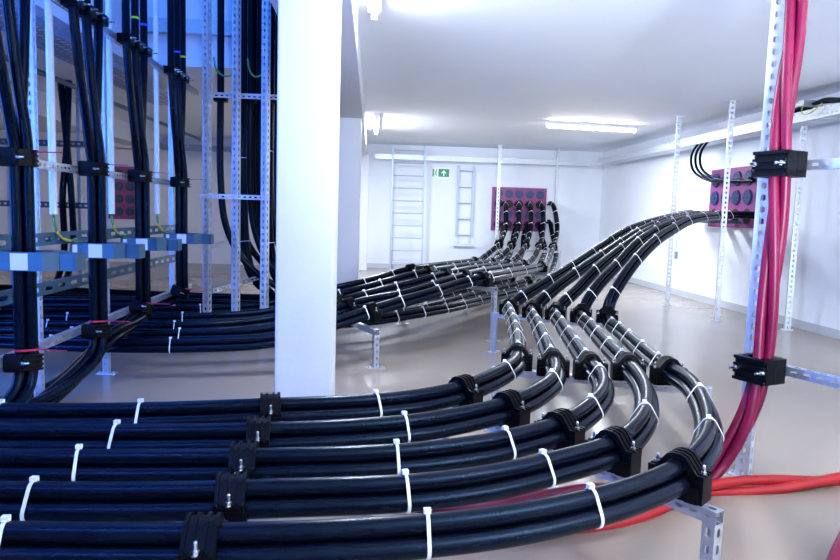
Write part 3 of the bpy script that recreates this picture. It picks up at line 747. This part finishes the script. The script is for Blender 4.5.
def block_clamp(cen, dirv, label):
    """wide clamp on the red cables: dirv runs along its rail"""
    u = dirv.normalized(); f = Vector((-u.y, u.x, 0)); f = f if f.dot(Vector((-1, -.6, 0))) > 0 else -f
    root = thing('cable_clamp', label, 'cable clamp', cen, 'clamps on the vertical red cables')
    M = Matrix((u, Zu, f)).transposed().to_4x4(); M.translation = cen; root.matrix_world = M
    hw, hh, ri = .082, .056, .054; n = 24
    def half(sg, depth):
        vs = []
        for y in (-hh, hh):
            for k in range(n+1):
                a = PI*k/n; q = max(abs(math.cos(a))/hw, abs(math.sin(a))/depth)
                vs += [(ri*math.cos(a), y, sg*(.001+ri*math.sin(a))), (math.cos(a)/q, y, sg*(.001+math.sin(a)/q))]
        o = 2*(n+1); fs = []
        for i in range(n):
            a, b, c, d_ = 2*i, 2*i+1, 2*i+3, 2*i+2; fs += [(a, b, c, d_), (o+a, o+d_, o+c, o+b), (b, o+b, o+c, c), (a, d_, o+d_, o+a)]
        fs += [(0, o, o+1, 1), (o-2, o-1, 2*o-1, 2*o-2)]
        return vs, fs if sg > 0 else [tuple(reversed(f_)) for f_ in fs]
    lo = MB().add(*half(-1, .075)); link('lower_half', lo.make('lower_half'), 'black_clamp', root)
    up = MB().add(*half(1, .066))
    for y in (-.049, -.016, .016, .049): up.box((-.080, y-.007, .066), (.080, y+.007, .080))
    link('upper_half', up.make('upper_half'), 'black_clamp', root)
    for sx in (-1, 1):
        mb = MB(); mb.cyl((sx*.066, 0, .066), (sx*.066, 0, .084), .012, 6); mb.cyl((sx*.066, 0, .084), (sx*.066, 0, .118), .006, 10)
        link('bolt', smooth_angle(mb.make('bolt')), 'zinc_bolt', root)
    return root
b1a, b2a = c1.copy(), c2.copy()
zz2 = c2.z; e2 = atz(842, 388, zz2-.0); dv2 = Vector((e2.x-c2.x, e2.y-c2.y, 0)).normalized()
zz1 = c1.z; 
k1 = RPATH.near(c1); k2 = RPATH.near(c2)
for cc, nm, z in ((c1, 'upper', zz1), (c2, 'lower', zz2)):
    kk = RPATH.near(cc); p = RPATH.p[kk]
    block_clamp(Vector((p.x, p.y, p.z)), dv2, '%s of the two black clamps on the vertical crimson cables' % nm.capitalize())
    f = Vector((-dv2.y, dv2.x, 0)); f = f if f.dot(Vector((-1, -.6, 0))) > 0 else -f
    a = p - f*(.076+.0215); rail('slotted_rail', a-dv2*.16, a+dv2*1.6, '%s slotted rail running right from the clamp on the crimson cables' % nm.capitalize(), 'rails behind the red cable clamps', w=.041, d=.041, face=f, m='galvanised', pitch=.06)

# posts and trays along the right wall and the back wall
post('slotted_post', 4.28, 9.45, 0, H, 'slim slotted post at the right, the farther one behind the climbing bundles', 'slotted posts near the right wall', m='pale_steel', head=True, face=(-.3, -1, 0), w=.06, pitch=.06)
post('slotted_post', 4.32, 8.10, 0, H, 'slim slotted post standing in front of the right wall duct plate', 'slotted posts near the right wall', m='pale_steel', head=True, face=(-.3, -1, 0), w=.06, pitch=.06)
post('slotted_post', 4.86, 7.50, 0, 2.34, 'pale slotted post against the right wall behind the crimson cables', 'slotted posts near the right wall', m='pale_steel', face=(-.3, -1, 0), w=.06, pitch=.06)
pa = atY(498, 200, 14.3); post('slotted_post', pa.x, 14.3, 0, H, 'slim pale post in front of the left end of the back wall duct plate', 'slim posts by the back wall', m='pale_steel', w=.06, pitch=.08, head=True)
pa = atY(556, 200, 14.6); post('slotted_post', pa.x, 14.6, 0, H, 'slim pale post right of the back wall duct plate', 'slim posts by the back wall', m='pale_steel', w=.05, pitch=.08)
tray('cable_tray', (4.84, 2.0, 2.36), (4.84, 14.1, 2.36), .30, .11, 'long pale perforated tray along the top of the right wall', 'pale_steel', .07, .08)
tray('cable_tray', (.02, 14.72, 2.36), (4.68, 14.72, 2.36), .24, .10, 'pale perforated tray along the top of the back wall', 'pale_steel', .09, .09)
tray('cable_tray', (-8.2, 14.72, 2.40), (-.55, 14.72, 2.40), .24, .10, 'pale tray along the back wall behind the left risers', 'mesh_tray', .12, .12)
# bracket bar under the climbing bundles at the wall
rail('support_bracket', (4.66, 8.3, 1.235), (4.66, 10.1, 1.235), 'steel bar carrying the bundles in front of the right wall duct plate', None, face=(0, 0, 1), m='cast_ring')

# thin black cables looping from the tray to the duct plate
for k in range(3):
    y0 = 9.3+.14*k
    P = Path([Vector((4.80, 8.0+.06*k, 2.43)), Vector((4.78, 8.75, 2.435)), Vector((4.76, y0+.15, 2.40)), Vector((4.78, y0+.48, 2.20)), Vector((4.83, y0+.50, 2.00)), Vector((4.92, y0+.28, 1.86)), Vector((4.97, y0-.2, 1.80)), Vector((5.02, 8.7+.05*k, 1.79+.02*k))], .04)
    tag(link('black_cable', sweep(P, (0, 0), .019, 10, P.p[0]), 'black_sheath', None, P.p[0]), '%s of the thin black cables looping from the tray to the right wall plate' % ('Inner', 'Middle', 'Outer')[k], 'cable', 'thin looping cables at the right wall')
# cable ends lying in the right wall tray
root = thing('cable_splice', 'bunch of black cable ends with a yellow wire on the right wall tray', 'cable splice', (4.80, 7.2, 2.47))
for k in range(4):
    P = Path([Vector((-.08+.05*k, .55-.05*k, .02)), Vector((-.08+.05*k, .25, .05)), Vector((-.05+.03*k, 0, .07+.015*k)), Vector((-.02+.03*k, -.5, .03))], .03)
    link('cable_end', sweep(P, (0, 0), .018, 8), 'black_sheath', root)
P = Path([Vector((-.10, .05, .09)), Vector((-.17, .02, .02)), Vector((-.19, -.05, -.06)), Vector((-.18, -.20, -.05)), Vector((-.14, -.28, .03))], .02)
link('yellow_wire', sweep(P, (0, 0), .006, 6), 'earth_yellow', root)
link('connector', MB().box((-.16, .0, .05), (.06, .10, .11)).make('connector'), 'galvanised', root)

# ladders on the back wall
def ladder(name, label, x0, x1, z0, z1, step, off, y, rr=.013, rail_w=.035, foot=False):
    root = thing(name, label, 'ladder', (x0, y, z0))
    for x in (x0, x1): link('side_rail', MB().box((x-x0-rail_w/2, -.02, 0), (x-x0+rail_w/2, .02, z1-z0)).make('side_rail'), 'ladder_blue', root)
    z = off
    while z < z1-z0-.02:
        link('rung', MB().cyl((rail_w/2, 0, z), (x1-x0-rail_w/2, 0, z), rr, 8).make('rung'), 'ladder_blue', root); z += step
    if foot: link('foot_bar', MB().box((-.06, -.05, -.22), (x1-x0+.06, .02, -.17)).box((.03, -.01, -.17), (.06, .01, 0)).box((x1-x0-.06, -.01, -.17), (x1-x0-.03, .01, 0)).make('foot_bar'), 'pale_steel', root)
    return root
ladder('ladder', 'wide wall ladder on the back wall reaching the ceiling', .40, 1.085, .02, 2.67, .265, .14, 14.56)
ladder('ladder', 'narrow short ladder hung on the back wall right of the exit sign', 1.86, 2.19, .75, 2.30, .35, .03, YB-.06, foot=True)
# exit sign: a running figure and an arrow
def flat(pts, y0, y1):
    n = len(pts); vs = [(x, y0, z) for x, z in pts]+[(x, y1, z) for x, z in pts]
    return vs, [tuple(range(n)), tuple(range(2*n-1, n-1, -1))]+[(k, n+k, n+(k+1) % n, (k+1) % n) for k in range(n)]
s = thing('exit_sign', 'small green emergency exit sign with running figure and arrow on the back wall', 'sign', (1.275, YB, 2.02))
link('sign_panel', MB().box((0, -.02, 0), (.40, 0, .21)).make('sign_panel'), 'sign_white', s)
link('green_field', MB().box((.145, -.0225, .02), (.385, -.02, .19)).box((.015, -.0225, .02), (.05, -.02, .19)).make('green_field'), 'sign_green', s)
mb = MB()
mb.add(*flat([(.253, .04), (.277, .04), (.277, .115), (.315, .085), (.315, .115), (.265, .165), (.215, .115), (.215, .085), (.253, .115)], -.025, -.0225))
link('arrow', mb.make('arrow'), 'sign_white', s)
mb = MB()
mb.cyl((.105, -.0215, .165), (.105, -.0205, .165), .014, 12)
for a, b, w in (((.098, .15), (.085, .10), .016), ((.085, .10), (.105, .075), .012), ((.105, .075), (.098, .035), .011), ((.085, .10), (.07, .065), .012), ((.07, .065), (.055, .06), .010), ((.096, .14), (.118, .115), .009), ((.094, .14), (.07, .12), .009)):
    v = Vector((b[0]-a[0], 0, b[1]-a[1])); nn = Vector((-v.z, 0, v.x)).normalized()*w/2
    mb.add(*flat([(a[0]-nn.x, a[1]-nn.z), (b[0]-nn.x, b[1]-nn.z), (b[0]+nn.x, b[1]+nn.z), (a[0]+nn.x, a[1]+nn.z)], -.0215, -.0200))
link('running_figure', mb.make('running_figure'), 'sign_green', s)

# wall fittings at the right edge
r = thing('wall_cabinet', 'dark grey cabinet on the right wall, only its edge in the frame', 'cabinet', (XR, 5.8, 1.02))
link('body', MB().box((-.20, 0, 0), (0, .85, .55)).make('body'), 'grey_box', r); link('door', MB().box((-.222, .02, .02), (-.20, .83, .53)).make('door'), 'pale_steel', r)
tag(bev(link('wall_bracket', MB().box((-.16, 0, 0), (0, .12, .05)).box((-.02, 0, -.03), (0, .12, .05)).make('wall_bracket'), 'grey_box', None, (XR, 6.55, .80)), .004), 'small grey bracket on the right wall below the cabinet edge', 'bracket')
tag(link('pull_cord', MB().cyl((0, 0, 0), (0, 0, 1.30), .006, 6).box((-.02, -.02, -.12), (.02, .02, 0)).make('pull_cord'), 'grey_box', None, (XR-.03, 11.0, .72)), 'thin cord with a dark handle hanging on the right wall behind the climbing bundles', 'cord')

# ------------------------------------------------------------------ lamps
def lamp(name, label, a, b, drop=.05, group=None):
    a, b = Vector(a), Vector(b); d = (b-a).normalized(); L = (b-a).length; x = d.cross(Zu)
    root = thing(name, label, 'ceiling light', a, group); R = Matrix((x, d, Zu)).transposed().to_4x4()
    o = link('housing', MB().box((-.045, 0, 0), (.045, L, drop)).box((-.02, 0, -.05), (.02, .025, 0)).box((-.02, L-.025, -.05), (.02, L, 0)).make('housing'), 'lamp_housing', root); o.matrix_local = R
    o = link('tube', smooth_angle(MB().cyl((0, .026, -.028), (0, L-.026, -.028), .017, 12).make('tube'), 60), 'lamp_tube', root); o.matrix_local = R
    return root
lamp('ceiling_light', 'fluorescent tube light on the ceiling in front of the back wall', (2.64, 10.45, 2.645), (4.12, 10.60, 2.645))
lamp('ceiling_light', 'fluorescent tube beside the ceiling beam, the near one at the top edge', (-.02, 3.5, 2.645), (-.02, 5.02, 2.645), group='tubes beside the beam')
lamp('ceiling_light', 'fluorescent tube beside the ceiling beam, the far one near the back wall', (.03, 10.4, 2.645), (.03, 12.2, 2.645), group='tubes beside the beam')

def area(name, loc, rot, sx, sy, col, w, spread=180):
    l = bpy.data.lights.new(name, 'AREA'); l.shape = 'RECTANGLE'; l.size = sx; l.size_y = sy; l.color = col; l.energy = w; l.spread = math.radians(spread)
    o = bpy.data.objects.new(name, l); C.objects.link(o); o.location = loc; o.rotation_euler = rot; return o
mat('fill_tube_cool', (.9, .9, .9), .4, emit=(.72, .84, 1.), estr=35)
mat('fill_tube_warm', (.9, .9, .9), .4, emit=(1., .80, .56), estr=50)
mat('fill_tube_dim', (.9, .9, .9), .4, emit=(1., .85, .7), estr=120)
mat('fill_tube_blue', (.9, .9, .9), .4, emit=(.03, .17, 1.), estr=140)  # blue glow of two added tubes that tint the left side
def fill_lamp(m, label, a, b, group='added fill lamps out of the frame'):  # unseen tubes added outside the view to brighten the room
    r = lamp('ceiling_light', label, a, b, group=group)
    for ch in r.children:
        if ch.name.startswith('tube'): ch.data.materials[0] = MAT[m]
fill_lamp('fill_tube_warm', 'added unseen fluorescent tube on the ceiling above the camera', (1.9, .6, 2.645), (3.4, .6, 2.645))
fill_lamp('fill_tube_cool', 'added unseen fluorescent tube on the ceiling to the right of the camera', (3.6, 2.2, 2.645), (3.6, 3.7, 2.645))
fill_lamp('fill_tube_blue', 'added unseen blue tube on the ceiling left of the camera', (-2.2, .2, 2.645), (-.7, .2, 2.645))
fill_lamp('fill_tube_blue', 'added unseen blue tube in the left aisle', (-3.3, 2.4, 2.645), (-3.3, 3.9, 2.645))
fill_lamp('fill_tube_dim', 'added unseen fluorescent tube far off in the left aisle', (-7.2, 9.5, 2.645), (-5.7, 9.5, 2.645))
def aim(o, t): o.rotation_euler = (Vector(t)-Vector(o.location)).to_track_quat('-Z', 'Y').to_euler()
area('up_fill_light', (2.8, .0, 1.6), (PI+.12, 0, 0), 2.5, .6, (.78, .87, 1.), 350)  # added fill, unseen, lifts the ceiling from near the camera
aim(area('up_fill_light_right', (4.65, 5.4, .55), (0, 0, 0), .7, 1.2, (.76, .87, 1.), 14), (2.4, 8.0, 2.7))  # second added upward fill, hidden past the right edge
aim(area('ceiling_fill_light', (.9, -1.0, .95), (0, 0, 0), 1.0, .5, (.76, .87, 1.), 40, 50), (1.6, 7.0, 3.0))  # added low fill aimed at the middle of the ceiling
aim(area('blue_fill_front', (-2.9, .9, 1.6), (0, 0, 0), .16, 1.8, (.05, .22, 1.), 60), (-1.6, 4.5, 1.2))  # narrow blue fill added for thin highlights on the riser cables
aim(area('blue_fill_aisle', (-3.7, 3.5, 1.5), (0, 0, 0), .30, 1.9, (.03, .18, 1.), 80), (-1.0, 4.2, 1.2))  # added blue side light on the risers, no fixture there
area('tube_light_back', (3.38, 10.525, 2.594), (0, 0, math.atan2(.15, 1.48)), 1.4, .034, (.76, .86, 1.), 110)
area('tube_light_beam_far', (.012, 11.3, 2.594), (0, math.radians(-20), 0), .034, 1.7, (.76, .86, 1.), 150)
area('tube_light_beam_near', (-.02, 4.26, 2.594), (0, math.radians(-30), 0), .034, 1.4, (.74, .85, 1.), 70)
area('shaft_blue_fill', (-1.65, 4.6, 4.5), (0, 0, 0), 1.4, 4.5, (.05, .24, .95), 80)  # blue fill added under the closed shaft top

w = bpy.data.worlds.new('world'); bpy.context.scene.world = w; w.use_nodes = True
w.node_tree.nodes['Background'].inputs['Color'].default_value = (.6, .7, 1, 1); w.node_tree.nodes['Background'].inputs['Strength'].default_value = .05
sc = bpy.context.scene
sc.view_settings.view_transform = 'Standard'; sc.view_settings.look = 'None'; sc.view_settings.gamma = 1; sc.view_settings.exposure = .36
sc.view_settings.use_curve_mapping = False
sc.cycles.use_denoising = True
sc.cycles.max_bounces = 8; sc.cycles.diffuse_bounces = 5
